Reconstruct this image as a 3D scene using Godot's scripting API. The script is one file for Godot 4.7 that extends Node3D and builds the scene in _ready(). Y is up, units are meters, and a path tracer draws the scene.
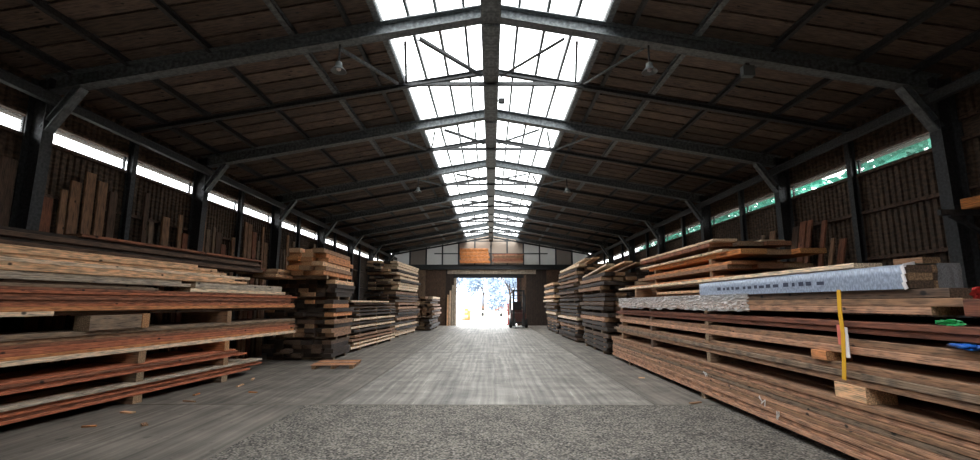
extends Node3D
# A long timber shed: steel portal frames, a glazed ridge, lumber stacked along both walls.
# World: x across the hall, y up, the hall runs along -z. "d" below is the distance down the hall (z = -d).

const SPAN := 7.4          # inner face of the long walls
const ROOF_TOP := 6.42     # top line of the rafters at the ridge
const SLOPE := 0.178
const D_BACK := -7.0       # hall end behind the camera
const D_END := 35.0        # hall end with the gate
const BAY := 4.19
const D_FRAME := 7.14      # first frame in view

var M := {}
var E_MAT := {}
var taken := {}
var rng := RandomNumberGenerator.new()
const ORD := ["first", "second", "third", "fourth", "fifth", "sixth", "seventh", "eighth", "ninth", "tenth", "eleventh", "twelfth", "thirteenth", "fourteenth", "fifteenth", "sixteenth", "seventeenth", "eighteenth", "nineteenth", "twentieth", "twenty-first", "twenty-second", "twenty-third", "twenty-fourth", "twenty-fifth", "twenty-sixth", "twenty-seventh", "twenty-eighth", "twenty-ninth", "thirtieth", "thirty-first", "thirty-second", "thirty-third", "thirty-fourth", "thirty-fifth", "thirty-sixth", "thirty-seventh", "thirty-eighth", "thirty-ninth", "fortieth"]

# ------------------------------------------------------------------ naming
func numbered(called: String) -> String:
	var n: int = taken.get(called, 0)
	taken[called] = n + 1
	return called if n == 0 else "%s_%03d" % [called, n]

func tag(o: Node, label := "", category := "", group := "", kind := "") -> Node:
	if label: o.set_meta("label", label)
	if category: o.set_meta("category", category)
	if group: o.set_meta("group", group)
	if kind: o.set_meta("kind", kind)
	return o

func thing(called: String, at: Vector3, turn := 0.0) -> Node3D:
	var o := Node3D.new()
	o.name = numbered(called)
	add_child(o)
	o.position = at
	o.rotation.y = turn
	return o

func part(called: String, mesh: Mesh, mat: Material, parent: Node) -> MeshInstance3D:
	var o := MeshInstance3D.new()
	o.mesh = mesh
	if mat: o.material_override = mat
	o.name = numbered(called) if parent == self else called
	parent.add_child(o, true)
	return o

# ------------------------------------------------------------------ mesh helpers
func begin() -> SurfaceTool:
	var st := SurfaceTool.new()
	st.begin(Mesh.PRIMITIVE_TRIANGLES)
	st.set_smooth_group(-1)
	return st

func done(st: SurfaceTool) -> ArrayMesh:
	st.generate_normals()
	return st.commit()

func v3(st: SurfaceTool, p: Vector3, uv: Vector2) -> void:
	st.set_uv(uv)
	st.add_vertex(p)

func quad(st: SurfaceTool, a: Vector3, b: Vector3, c: Vector3, d: Vector3, u0 := Vector2.ZERO, u1 := Vector2(1, 1)) -> void:
	var ua := u0
	var ub := Vector2(u1.x, u0.y)
	var uc := u1
	var ud := Vector2(u0.x, u1.y)
	v3(st, a, ua); v3(st, b, ub); v3(st, c, uc)
	v3(st, a, ua); v3(st, c, uc); v3(st, d, ud)

# a box between the two corners lo and hi, in the frame t
func bx(st: SurfaceTool, lo: Vector3, hi: Vector3, t := Transform3D.IDENTITY) -> void:
	var p := []
	for i in 8:
		p.append(t * Vector3(hi.x if i & 1 else lo.x, hi.y if i & 2 else lo.y, hi.z if i & 4 else lo.z))
	var s := hi - lo
	quad(st, p[6], p[7], p[5], p[4], Vector2.ZERO, Vector2(s.x, s.y))   # front (+z)
	quad(st, p[3], p[2], p[0], p[1], Vector2.ZERO, Vector2(s.x, s.y))   # back
	quad(st, p[7], p[3], p[1], p[5], Vector2.ZERO, Vector2(s.z, s.y))   # right
	quad(st, p[2], p[6], p[4], p[0], Vector2.ZERO, Vector2(s.z, s.y))   # left
	quad(st, p[2], p[3], p[7], p[6], Vector2.ZERO, Vector2(s.x, s.z))   # top
	quad(st, p[4], p[5], p[1], p[0], Vector2.ZERO, Vector2(s.x, s.z))   # bottom

# frame whose z axis runs from a to b and whose y axis leans to up
func along(a: Vector3, b: Vector3, up := Vector3.UP) -> Transform3D:
	var z := (b - a).normalized()
	var u := up
	if absf(z.dot(u)) > 0.98: u = Vector3.RIGHT
	var x := u.cross(z).normalized()
	var y := z.cross(x).normalized()
	return Transform3D(Basis(x, y, z), a)

func bar(st: SurfaceTool, a: Vector3, b: Vector3, w: float, h: float, up := Vector3.UP) -> void:
	bx(st, Vector3(-w / 2, -h / 2, 0), Vector3(w / 2, h / 2, (b - a).length()), along(a, b, up))

# rolled steel I section from a to b (line = middle of the section), depths may taper
func ibeam(st: SurfaceTool, a: Vector3, b: Vector3, up: Vector3, depth_a: float, depth_b: float, width: float, tf := 0.018, tw := 0.012) -> void:
	var t := along(a, b, up)
	var l := (b - a).length()
	var n := 1
	for s in [-1.0, 1.0]:
		var q := []
		for e in [[depth_a, 0.0], [depth_b, l]]:
			var y0: float = s * e[0] / 2.0
			var y1: float = y0 - s * tf
			for c in [[-width / 2, y0], [width / 2, y0], [width / 2, y1], [-width / 2, y1]]:
				q.append(t * Vector3(c[0], c[1], e[1]))
		for k in 4:
			var k2 := (k + 1) % 4
			quad(st, q[k], q[k2], q[4 + k2], q[4 + k])
		quad(st, q[0], q[1], q[2], q[3]); quad(st, q[4], q[5], q[6], q[7])
	var w := []
	for e in [[depth_a, 0.0], [depth_b, l]]:
		var hh: float = e[0] / 2.0 - tf
		for c in [[-tw / 2, hh], [tw / 2, hh], [tw / 2, -hh], [-tw / 2, -hh]]:
			w.append(t * Vector3(c[0], c[1], e[1]))
	for k in 4:
		var k2 := (k + 1) % 4
		quad(st, w[k], w[k2], w[4 + k2], w[4 + k])

# steel angle (two thin legs)
func angle(st: SurfaceTool, a: Vector3, b: Vector3, leg: float, up := Vector3.UP) -> void:
	var t := along(a, b, up)
	var l := (b - a).length()
	bx(st, Vector3(-leg / 2, -leg / 2, 0), Vector3(leg / 2, -leg / 2 + 0.01, l), t)
	bx(st, Vector3(-leg / 2, -leg / 2, 0), Vector3(-leg / 2 + 0.01, leg / 2, l), t)

func lathe(st: SurfaceTool, prof: Array, t: Transform3D, n := 12) -> void:
	for i in n:
		var a0 := TAU * i / n
		var a1 := TAU * (i + 1) / n
		for k in prof.size() - 1:
			var p: Vector2 = prof[k]
			var q: Vector2 = prof[k + 1]
			quad(st, t * Vector3(p.x * cos(a0), p.y, p.x * sin(a0)), t * Vector3(p.x * cos(a1), p.y, p.x * sin(a1)),
				t * Vector3(q.x * cos(a1), q.y, q.x * sin(a1)), t * Vector3(q.x * cos(a0), q.y, q.x * sin(a0)))

# a sawn board: length along z, base on y = 0; eased edges, a slight bow, ragged saw line; second surface = end grain
func board_mesh(l: float, w: float, h: float, bow := 0.004, segs := 3) -> ArrayMesh:
	var c := minf(0.006, h * 0.14)
	var x := w / 2
	var prof := [Vector2(-x + c, 0), Vector2(-x, c), Vector2(-x, h - c), Vector2(-x + c, h), Vector2(x - c, h), Vector2(x, h - c), Vector2(x, c), Vector2(x - c, 0)]
	var st := begin()
	var ub := rng.randf() * 3.0
	var vb := rng.randf() * 3.0
	var amp := rng.randf_range(-bow, bow)
	var acc := [0.0]
	for k in 8:
		acc.append(acc[k] + prof[k].distance_to(prof[(k + 1) % 8]))
	for s in segs:
		var t0 := float(s) / segs
		var t1 := float(s + 1) / segs
		var z0 := (t0 - 0.5) * l
		var z1 := (t1 - 0.5) * l
		var o0 := amp * (1.0 - pow(2 * t0 - 1, 2))
		var o1 := amp * (1.0 - pow(2 * t1 - 1, 2))
		for k in 8:
			var p: Vector2 = prof[k]
			var q: Vector2 = prof[(k + 1) % 8]
			var a := Vector3(p.x + o0, p.y, z0)
			var b := Vector3(q.x + o0, q.y, z0)
			var cc := Vector3(q.x + o1, q.y, z1)
			var d := Vector3(p.x + o1, p.y, z1)
			var ua := Vector2(ub + t0 * l / 2.4, vb + acc[k] / 0.6)
			var uc := Vector2(ub + t1 * l / 2.4, vb + acc[k + 1] / 0.6)
			v3(st, a, ua); v3(st, cc, uc); v3(st, b, Vector2(ua.x, uc.y))
			v3(st, a, ua); v3(st, d, Vector2(uc.x, ua.y)); v3(st, cc, uc)
	var m := done(st)
	var e := begin()
	for s in [-1, 1]:
		for k in range(1, 7):
			var p0: Vector2 = prof[0]
			var p1: Vector2 = prof[k]
			var p2: Vector2 = prof[k + 1]
			var zz: float = s * l / 2
			var arr := [p0, p1, p2] if s > 0 else [p0, p2, p1]
			for q in arr:
				v3(e, Vector3(q.x, q.y, zz), Vector2(q.x / 0.4 + ub, q.y / 0.4 + vb))
	e.generate_normals()
	e.commit(m)
	return m

# board as a node; tone picks material + end-grain material. at = middle of its base
func plank(called: String, parent: Node, at: Vector3, turn: float, l: float, w: float, h: float, tone: String, bow := 0.004) -> MeshInstance3D:
	var m := board_mesh(l, w, h, bow)
	m.surface_set_material(0, M[tone])
	m.surface_set_material(1, E_MAT[tone])
	var o := part(called, m, null, parent)
	o.position = at
	o.rotation.y = turn
	return o

# ------------------------------------------------------------------ textures
func tex(w: int, h: int, px: PackedByteArray) -> ImageTexture:
	var im := Image.create_from_data(w, h, false, Image.FORMAT_RGB8, px)
	im.generate_mipmaps()
	return ImageTexture.create_from_image(im)

func noise(seed_: int, freq: float, oct := 4, kind := FastNoiseLite.TYPE_SIMPLEX_SMOOTH) -> FastNoiseLite:
	var n := FastNoiseLite.new()
	n.noise_type = kind
	n.seed = seed_
	n.frequency = freq
	n.fractal_octaves = oct
	return n

# seamless lookup on a torus is overkill for timber: mirror instead
func tri(x: float) -> float:
	return absf(fposmod(x, 2.0) - 1.0)

func wood_tex(seed_: int, rough: float, knots: int) -> ImageTexture:
	var w := 512
	var h := 256
	var na := noise(seed_, 1.0, 4)
	var nb := noise(seed_ + 7, 1.0, 3)
	var kn := []
	var r := RandomNumberGenerator.new()
	r.seed = seed_
	for i in knots:
		kn.append([r.randf(), r.randf(), r.randf_range(0.010, 0.022)])
	var px := PackedByteArray()
	px.resize(w * h * 3)
	for y in h:
		for x in w:
			var u := tri(2.0 * x / w)
			var v := tri(2.0 * y / h)
			var k := 0.0
			for q in kn:
				var dx: float = (float(x) / w - q[0]) * 2.4
				var dy: float = (float(y) / h - q[1]) * 0.6
				var dd := sqrt(dx * dx * 0.5 + dy * dy)
				k = maxf(k, 1.0 - smoothstep(q[2] * 0.5, q[2] * 1.6, dd))
			var g := na.get_noise_2d(u * 1.3, v * 34.0) * 0.6 + na.get_noise_2d(u * 3.2 + 40, v * 110.0) * 0.4
			var blot := nb.get_noise_2d(u * 5.0, v * 4.0)
			var stain := smoothstep(0.15, 0.55, nb.get_noise_2d(u * 3.0 + 90, v * 16.0))
			var val := 0.88 + g * 0.42 * rough + blot * 0.16
			val *= 1.0 - 0.30 * stain * rough
			val *= 1.0 - 0.62 * k
			var warm := 1.02 + 0.05 * blot - 0.04 * k
			var i3 := (y * w + x) * 3
			px[i3] = int(clampf(val * warm, 0.02, 1) * 255)
			px[i3 + 1] = int(clampf(val, 0.02, 1) * 255)
			px[i3 + 2] = int(clampf(val * (2.0 - warm), 0.02, 1) * 255)
	return tex(w, h, px)

func mottled_tex(seed_: int, w: int, h: int, fu: float, fv: float, contrast: float, speck: float) -> ImageTexture:
	var na := noise(seed_, 1.0, 5)
	var r := RandomNumberGenerator.new()
	r.seed = seed_
	var px := PackedByteArray()
	px.resize(w * h * 3)
	for y in h:
		for x in w:
			var u := tri(2.0 * x / w)
			var v := tri(2.0 * y / h)
			var val := 0.78 + na.get_noise_2d(u * fu, v * fv) * contrast + r.randf_range(-speck, speck)
			var b := int(clampf(val, 0.03, 1) * 255)
			var i3 := (y * w + x) * 3
			px[i3] = b
			px[i3 + 1] = b
			px[i3 + 2] = b
	return tex(w, h, px)

# rough tarred-gravel floor: pale and dark stones in a grey binder, 3 m a tile
func gravel_tex(seed_: int) -> Array:
	var n := 768
	var cell := noise(seed_, 0.15, 1, FastNoiseLite.TYPE_CELLULAR)
	cell.cellular_return_type = FastNoiseLite.RETURN_CELL_VALUE
	var edge := noise(seed_, 0.15, 1, FastNoiseLite.TYPE_CELLULAR)
	edge.cellular_return_type = FastNoiseLite.RETURN_DISTANCE
	var big := noise(seed_ + 3, 1.0, 4)
	var px := PackedByteArray()
	px.resize(n * n * 3)
	var hp := PackedByteArray()
	hp.resize(n * n * 3)
	for y in n:
		for x in n:
			var c := cell.get_noise_2d(x, y)
			var e := edge.get_noise_2d(x, y)
			var b := big.get_noise_2d(tri(2.0 * x / n) * 3.0, tri(2.0 * y / n) * 3.0)
			var stone := 1.0 - smoothstep(-0.75, -0.35, e)
			var val := 0.70 + b * 0.16 + stone * c * 0.58
			var i3 := (y * n + x) * 3
			px[i3] = int(clampf(val, 0.05, 1) * 255)
			px[i3 + 1] = int(clampf(val * 0.985, 0.05, 1) * 255)
			px[i3 + 2] = int(clampf(val * 0.965, 0.05, 1) * 255)
			var hv := int(clampf(0.35 + stone * (0.35 + 0.25 * c), 0, 1) * 255)
			hp[i3] = hv
			hp[i3 + 1] = hv
			hp[i3 + 2] = hv
	var im := Image.create_from_data(n, n, false, Image.FORMAT_RGB8, hp)
	im.bump_map_to_normal_map(3.0)
	im.generate_mipmaps()
	return [tex(n, n, px), ImageTexture.create_from_image(im)]

# worn concrete: scrape lines down the hall, tyre rub and stains; covers the whole slab once
func slab_tex(seed_: int) -> ImageTexture:
	var w := 512
	var h := 1024
	var na := noise(seed_, 1.0, 4)
	var nb := noise(seed_ + 5, 1.0, 4)
	var px := PackedByteArray()
	px.resize(w * h * 3)
	for y in h:
		for x in w:
			var u := float(x) / w
			var v := float(y) / h
			var wob := 0.012 * nb.get_noise_2d(1.0, v * 6.0)
			var g := na.get_noise_2d((u + wob) * 40.0, v * 1.3)
			var g2 := na.get_noise_2d((u + wob * 2) * 90.0 + 9, v * 2.6)
			var blot := nb.get_noise_2d(u * 5.0, v * 12.0)
			var spot := smoothstep(0.38, 0.6, nb.get_noise_2d(u * 16.0 + 50, v * 40.0))
			var scratch := smoothstep(0.42, 0.62, g2)
			var val := 0.72 + g * 0.22 + blot * 0.16 + scratch * 0.20 - spot * 0.16
			var i3 := (y * w + x) * 3
			px[i3] = int(clampf(val, 0.05, 1) * 255)
			px[i3 + 1] = int(clampf(val * 0.985, 0.05, 1) * 255)
			px[i3 + 2] = int(clampf(val * 0.965, 0.05, 1) * 255)
	return tex(w, h, px)

func mat(c: Color, rough := 0.85, t: Texture2D = null, metal := 0.0) -> StandardMaterial3D:
	var m := StandardMaterial3D.new()
	m.albedo_color = c
	m.roughness = rough
	m.metallic = metal
	if t: m.albedo_texture = t
	return m

func make_materials() -> void:
	var wa := wood_tex(11, 1.0, 3)
	var wb := wood_tex(29, 1.35, 5)
	var wend := mottled_tex(5, 128, 128, 9, 9, 0.35, 0.06)
	var tones := {
		"red": [Color(0.77, 0.46, 0.33), wa], "redbrown": [Color(0.62, 0.40, 0.30), wb], "orange": [Color(0.86, 0.58, 0.38), wa],
		"tan": [Color(1.0, 0.81, 0.64), wa], "cream": [Color(1.0, 0.89, 0.77), wa], "grey": [Color(0.78, 0.72, 0.65), wb],
		"greybrown": [Color(0.58, 0.49, 0.41), wb], "brown": [Color(0.64, 0.49, 0.38), wa], "darkbrown": [Color(0.42, 0.33, 0.27), wb],
		"dark": [Color(0.27, 0.22, 0.19), wb], "rosewood": [Color(0.53, 0.32, 0.24), wa], "pinkbrown": [Color(0.80, 0.61, 0.49), wb],
		"amber": [Color(0.88, 0.56, 0.30), wa],
	}
	for k in tones:
		var c: Color = tones[k][0]
		M[k] = mat(c, 0.82, tones[k][1])
		var ec := c.lerp(Color(0.86, 0.72, 0.54), 0.35 if c.get_luminance() > 0.42 else 0.06)
		E_MAT[k] = mat(ec, 0.95, wend)
	var steel_t := mottled_tex(41, 256, 256, 8, 8, 0.35, 0.03)
	M.steel = mat(Color(0.50, 0.525, 0.535), 0.55, steel_t)
	M.steel.uv1_triplanar = true
	M.steel.uv1_world_triplanar = true
	M.steel.uv1_scale = Vector3(0.7, 0.7, 0.7)
	M.darksteel = mat(Color(0.29, 0.295, 0.30), 0.6, steel_t)
	M.darksteel.uv1_triplanar = true
	M.darksteel.uv1_world_triplanar = true
	M.roof = mat(Color(0.455, 0.39, 0.35), 0.8, wb)
	M.roof_b = mat(Color(0.40, 0.345, 0.305), 0.8, wa)
	M.roof_c = mat(Color(0.50, 0.43, 0.385), 0.8, wb)
	var clad_t := mottled_tex(61, 256, 256, 3, 12, 0.40, 0.03)
	M.clad = mat(Color(0.45, 0.36, 0.285), 0.7, clad_t)
	M.clad_b = mat(Color(0.41, 0.325, 0.255), 0.7, clad_t)
	M.outer = mat(Color(0.42, 0.38, 0.34), 0.9, clad_t)
	var gr := gravel_tex(3)
	M.gravel = mat(Color(0.55, 0.527, 0.495), 0.9, gr[0])
	M.gravel.normal_enabled = true
	M.gravel.normal_texture = gr[1]
	M.gravel.normal_scale = 1.0
	M.slab = mat(Color(0.66, 0.64, 0.612), 0.66, slab_tex(8))
	M.side_slab = mat(Color(0.585, 0.558, 0.525), 0.7, slab_tex(15))
	M.yard = mat(Color(0.78, 0.76, 0.72), 0.95, mottled_tex(71, 256, 256, 14, 14, 0.3, 0.05))
	M.glass = mat(Color(0.92, 0.96, 0.97, 0.10), 0.05)
	M.glass.transparency = BaseMaterial3D.TRANSPARENCY_ALPHA
	M.milky = mat(Color(0.78, 0.77, 0.73, 0.90), 0.3)
	M.milky.transparency = BaseMaterial3D.TRANSPARENCY_ALPHA
	M.dusty = mat(Color(0.60, 0.54, 0.48, 0.96), 0.5)
	M.dusty.transparency = BaseMaterial3D.TRANSPARENCY_ALPHA
	M.film = mat(Color(0.97, 0.97, 0.97, 0.36), 0.06)
	M.film.transparency = BaseMaterial3D.TRANSPARENCY_ALPHA
	M.wrap = mat(Color(0.74, 0.79, 0.88), 0.35, mottled_tex(81, 256, 128, 24, 5, 0.22, 0.02))
	M.greywrap = mat(Color(0.62, 0.61, 0.62), 0.35, mottled_tex(82, 256, 128, 18, 8, 0.30, 0.02))
	M.print_ink = mat(Color(0.20, 0.22, 0.30), 0.6)
	M.yellow = mat(Color(0.90, 0.68, 0.14), 0.5)
	M.paper = mat(Color(0.93, 0.90, 0.90), 0.8)
	M.pink = mat(Color(0.86, 0.45, 0.40), 0.8)
	M.blue = mat(Color(0.08, 0.38, 0.72), 0.45)
	M.green = mat(Color(0.16, 0.62, 0.34), 0.5)
	M.redpaint = mat(Color(0.66, 0.12, 0.10), 0.6)
	M.black = mat(Color(0.06, 0.06, 0.065), 0.6)
	M.rust = mat(Color(0.36, 0.17, 0.13), 0.6, steel_t)
	M.chalk = mat(Color(0.88, 0.86, 0.84), 0.95)
	M.lampshade = mat(Color(0.46, 0.48, 0.48), 0.5)
	M.bark = mat(Color(0.30, 0.24, 0.18), 0.95, wb)
	M.leaf = mat(Color(0.13, 0.44, 0.36), 0.7)
	M.leaf.backlight_enabled = true
	M.leaf.backlight = Color(0.10, 0.34, 0.28)
	M.leaf_hazed = mat(Color(0.50, 0.56, 0.64), 0.8)  # blue-grey leaves: distance haze and glare put into the colour
	M.hill = mat(Color(0.62, 0.68, 0.76), 1.0)  # aerial haze mixed into the hill's own colour
	M.plaster = mat(Color(0.88, 0.86, 0.82), 0.9)
	M.rooftile = mat(Color(0.50, 0.30, 0.22), 0.9)
	M.straw = mat(Color(0.80, 0.62, 0.38), 0.9)

func roof_y(x: float) -> float:
	return ROOF_TOP - SLOPE * absf(x)

# ------------------------------------------------------------------ the light and the view
func set_view() -> void:
	var cam := Camera3D.new()
	cam.name = "camera"
	cam.fov = 51.77
	cam.near = 0.05
	cam.far = 2000
	cam.position = Vector3(0, 1.6, 0)
	cam.rotation = Vector3(0.153, 0.0021, 0)
	add_child(cam)
	cam.current = true
	var we := WorldEnvironment.new()
	we.name = "world"
	var env := Environment.new()
	var sm := ProceduralSkyMaterial.new()
	sm.sky_top_color = Color(0.95, 0.965, 0.97)
	sm.sky_horizon_color = Color(0.94, 0.965, 0.985)
	sm.ground_bottom_color = Color(0.5, 0.49, 0.47)
	sm.ground_horizon_color = Color(0.62, 0.61, 0.60)
	sm.sky_energy_multiplier = 1.0
	var sky := Sky.new()
	sky.sky_material = sm
	env.sky = sky
	env.background_mode = Environment.BG_SKY
	env.background_energy_multiplier = 4.0
	env.tonemap_mode = Environment.TONE_MAPPER_LINEAR
	env.tonemap_exposure = 3.0
	env.sdfgi_enabled = true
	env.ssao_enabled = true
	env.ssil_enabled = true
	we.environment = env
	add_child(we)

# ------------------------------------------------------------------ setting
func build_floor() -> void:
	var f := thing("floor", Vector3.ZERO)
	tag(f, "rough grey gravelled floor with worn concrete slabs down the aisle", "", "", "structure")
	var st := begin()
	# ground below the whole shed, textured at 3 m a tile
	var top := 0.0
	bx(st, Vector3(-SPAN - 0.2, -0.3, -D_END), Vector3(SPAN + 0.2, -0.02, -D_BACK))
	part("floor_bed", done(st), M.side_slab, f)
	# rough foreground apron
	var cells := [["gravel_apron", -2.95, 7.55, -7.0, 7.87, "gravel", 3.0]]
	for c in cells:
		st = begin()
		var a := Vector3(c[1], top, -c[4])
		var b := Vector3(c[2], top, -c[3])
		slab_box(st, a, b, 0.02, c[6])
		part(c[0], done(st), M[c[5]], f)
	# cast slabs beyond the joint: two side strips, the long aisle slab and the gate slab
	for c in [[-7.55, -2.97, -7.0, 7.88, "side_slab"], [-7.55, -2.50, 7.90, 15.9, "side_slab"], [-7.55, -2.50, 15.93, 25.4, "side_slab"], [-7.55, -2.50, 25.43, 35.0, "side_slab"],
			[-2.47, 2.60, 7.90, 15.9, "slab"], [-2.47, 2.60, 15.93, 25.4, "slab"], [-2.47, 2.60, 25.43, 35.0, "slab"],
			[2.63, 7.55, 7.90, 15.9, "side_slab"], [2.63, 7.55, 15.93, 25.4, "side_slab"], [2.63, 7.55, 25.43, 35.0, "side_slab"]]:
		st = begin()
		slab_box(st, Vector3(c[0], top, -c[3]), Vector3(c[1], top, -c[2]), 0.02, 0.0)
		part("concrete_slab", done(st), M[c[4]], f)

# a thin slab with bevelled rim; tile 0 spreads the texture once over it
func slab_box(st: SurfaceTool, a: Vector3, b: Vector3, th: float, tile: float) -> void:
	var e := 0.008
	var u1 := Vector2(1, 1) if tile == 0.0 else Vector2((b.x - a.x) / tile, (b.z - a.z) / tile)
	quad(st, Vector3(a.x + e, a.y, a.z + e), Vector3(b.x - e, a.y, a.z + e), Vector3(b.x - e, a.y, b.z - e), Vector3(a.x + e, a.y, b.z - e), Vector2.ZERO, u1)
	var o := [Vector3(a.x, a.y - e, a.z), Vector3(b.x, a.y - e, a.z), Vector3(b.x, a.y - e, b.z), Vector3(a.x, a.y - e, b.z)]
	var i := [Vector3(a.x + e, a.y, a.z + e), Vector3(b.x - e, a.y, a.z + e), Vector3(b.x - e, a.y, b.z - e), Vector3(a.x + e, a.y, b.z - e)]
	for k in 4:
		var k2 := (k + 1) % 4
		quad(st, o[k], o[k2], i[k2], i[k], Vector2.ZERO, Vector2(0.01, 0.01))
		quad(st, o[k] - Vector3(0, th, 0), o[k2] - Vector3(0, th, 0), o[k2], o[k], Vector2.ZERO, Vector2(0.01, 0.01))

func sheet_mesh(w: float, h: float) -> ArrayMesh:
	# trapezoid-ribbed cladding sheet: w along x, height y, ribs stand out to +z
	var st := begin()
	var n := int(round(w / 0.131))
	var p := w / n
	var d := 0.032
	for i in n:
		var x0 := i * p
		var xs := [x0, x0 + p * 0.42, x0 + p * 0.52, x0 + p * 0.90, x0 + p]
		var zs := [0.0, 0.0, d, d, 0.0]
		for k in 4:
			quad(st, Vector3(xs[k], h, zs[k]), Vector3(xs[k + 1], h, zs[k + 1]), Vector3(xs[k + 1], 0, zs[k + 1]), Vector3(xs[k], 0, zs[k]),
				Vector2(xs[k], 0), Vector2(xs[k + 1], h * 0.5))
	return done(st)

func build_walls() -> void:
	for side in [-1, 1]:
		var called := "wall_left" if side < 0 else "wall_right"
		var s_lo := 4.23 if side < 0 else 4.14
		var s_hi := 4.52 if side < 0 else 4.42
		var eave := roof_y(SPAN) + 0.10
		var w := thing(called, Vector3(side * SPAN, 0, 0))
		tag(w, "dark brown ribbed metal cladding of the %s long wall" % ["left" if side < 0 else "right"], "", "", "structure")
		# outer skin with thickness, below and above the strip of glass
		for b in [[0.0, s_lo], [s_hi, eave + 0.1]]:
			var st := begin()
			var x0: float = 0.06 if side > 0 else -0.2
			bx(st, Vector3(x0, b[0] - 0.02 if b[0] == 0.0 else b[0], -D_END - 0.2), Vector3(x0 + 0.14, b[1], -D_BACK + 0.2))
			part("outer_skin", done(st), M.outer, w)
		var sw := 1.0475
		var lower := sheet_mesh(sw - 0.008, s_lo)
		var upper := sheet_mesh(sw - 0.008, eave - s_hi)
		var n := int((D_END - D_BACK) / sw)
		for i in n:
			for b in [[lower, 0.0], [upper, s_hi]]:
				var o := part("cladding_sheet", b[0], M.clad if (i * 7 + side) % 3 else M.clad_b, w)
				# x of the sheet runs along the hall, z into the room
				if side < 0:
					o.transform = Transform3D(Basis(Vector3(0, 0, -1), Vector3.UP, Vector3(1, 0, 0)), Vector3(-0.005, b[1], -D_BACK - i * sw))
				else:
					o.transform = Transform3D(Basis(Vector3(0, 0, 1), Vector3.UP, Vector3(-1, 0, 0)), Vector3(0.005, b[1], -D_BACK - (i + 1) * sw))
		if side > 0:
			var ist := begin()
			bx(ist, Vector3(0.0, s_lo, -D_FRAME), Vector3(0.2, s_hi, -D_BACK))
			part("infill_panel", done(ist), M.clad_b, w)
		# sheeting rails
		for y in [1.2, 2.45, 3.35, s_lo - 0.03, s_hi + 0.03]:
			var st := begin()
			var x1: float = -side * 0.04
			bx(st, Vector3(minf(x1, x1 - side * 0.07), y - 0.03, -D_END), Vector3(maxf(x1, x1 - side * 0.07), y + 0.03, -D_BACK))
			part("sheeting_rail", done(st), M.darkbrown, w)
		# strip window
		var win := thing("window_2" if side < 0 else "window_3", Vector3(side * (SPAN + 0.005), s_lo, 0))
		tag(win, "long narrow strip of glazing under the %s eave" % ["left" if side < 0 else "right"], "", "", "structure")
		var pl := BAY / 2
		var pst := begin()
		bx(pst, Vector3(-0.004, 0, -pl + 0.02), Vector3(0.004, s_hi - s_lo, -0.02))
		var pm := done(pst)
		var k := -3
		while D_FRAME + k * pl + pl < D_END + 0.5:
			if D_FRAME + k * pl >= (D_BACK if side < 0 else D_FRAME - 0.1):
				var o := part("pane", pm, M.glass, win)
				o.position = Vector3(0, 0, -(D_FRAME + k * pl))
				var mst := begin()
				bx(mst, Vector3(-0.02, 0, -0.018), Vector3(0.02, s_hi - s_lo, 0.018))
				var mo := part("mullion", done(mst), M.darksteel, win)
				mo.position = Vector3(0, 0, -(D_FRAME + k * pl))
			k += 1

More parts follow.
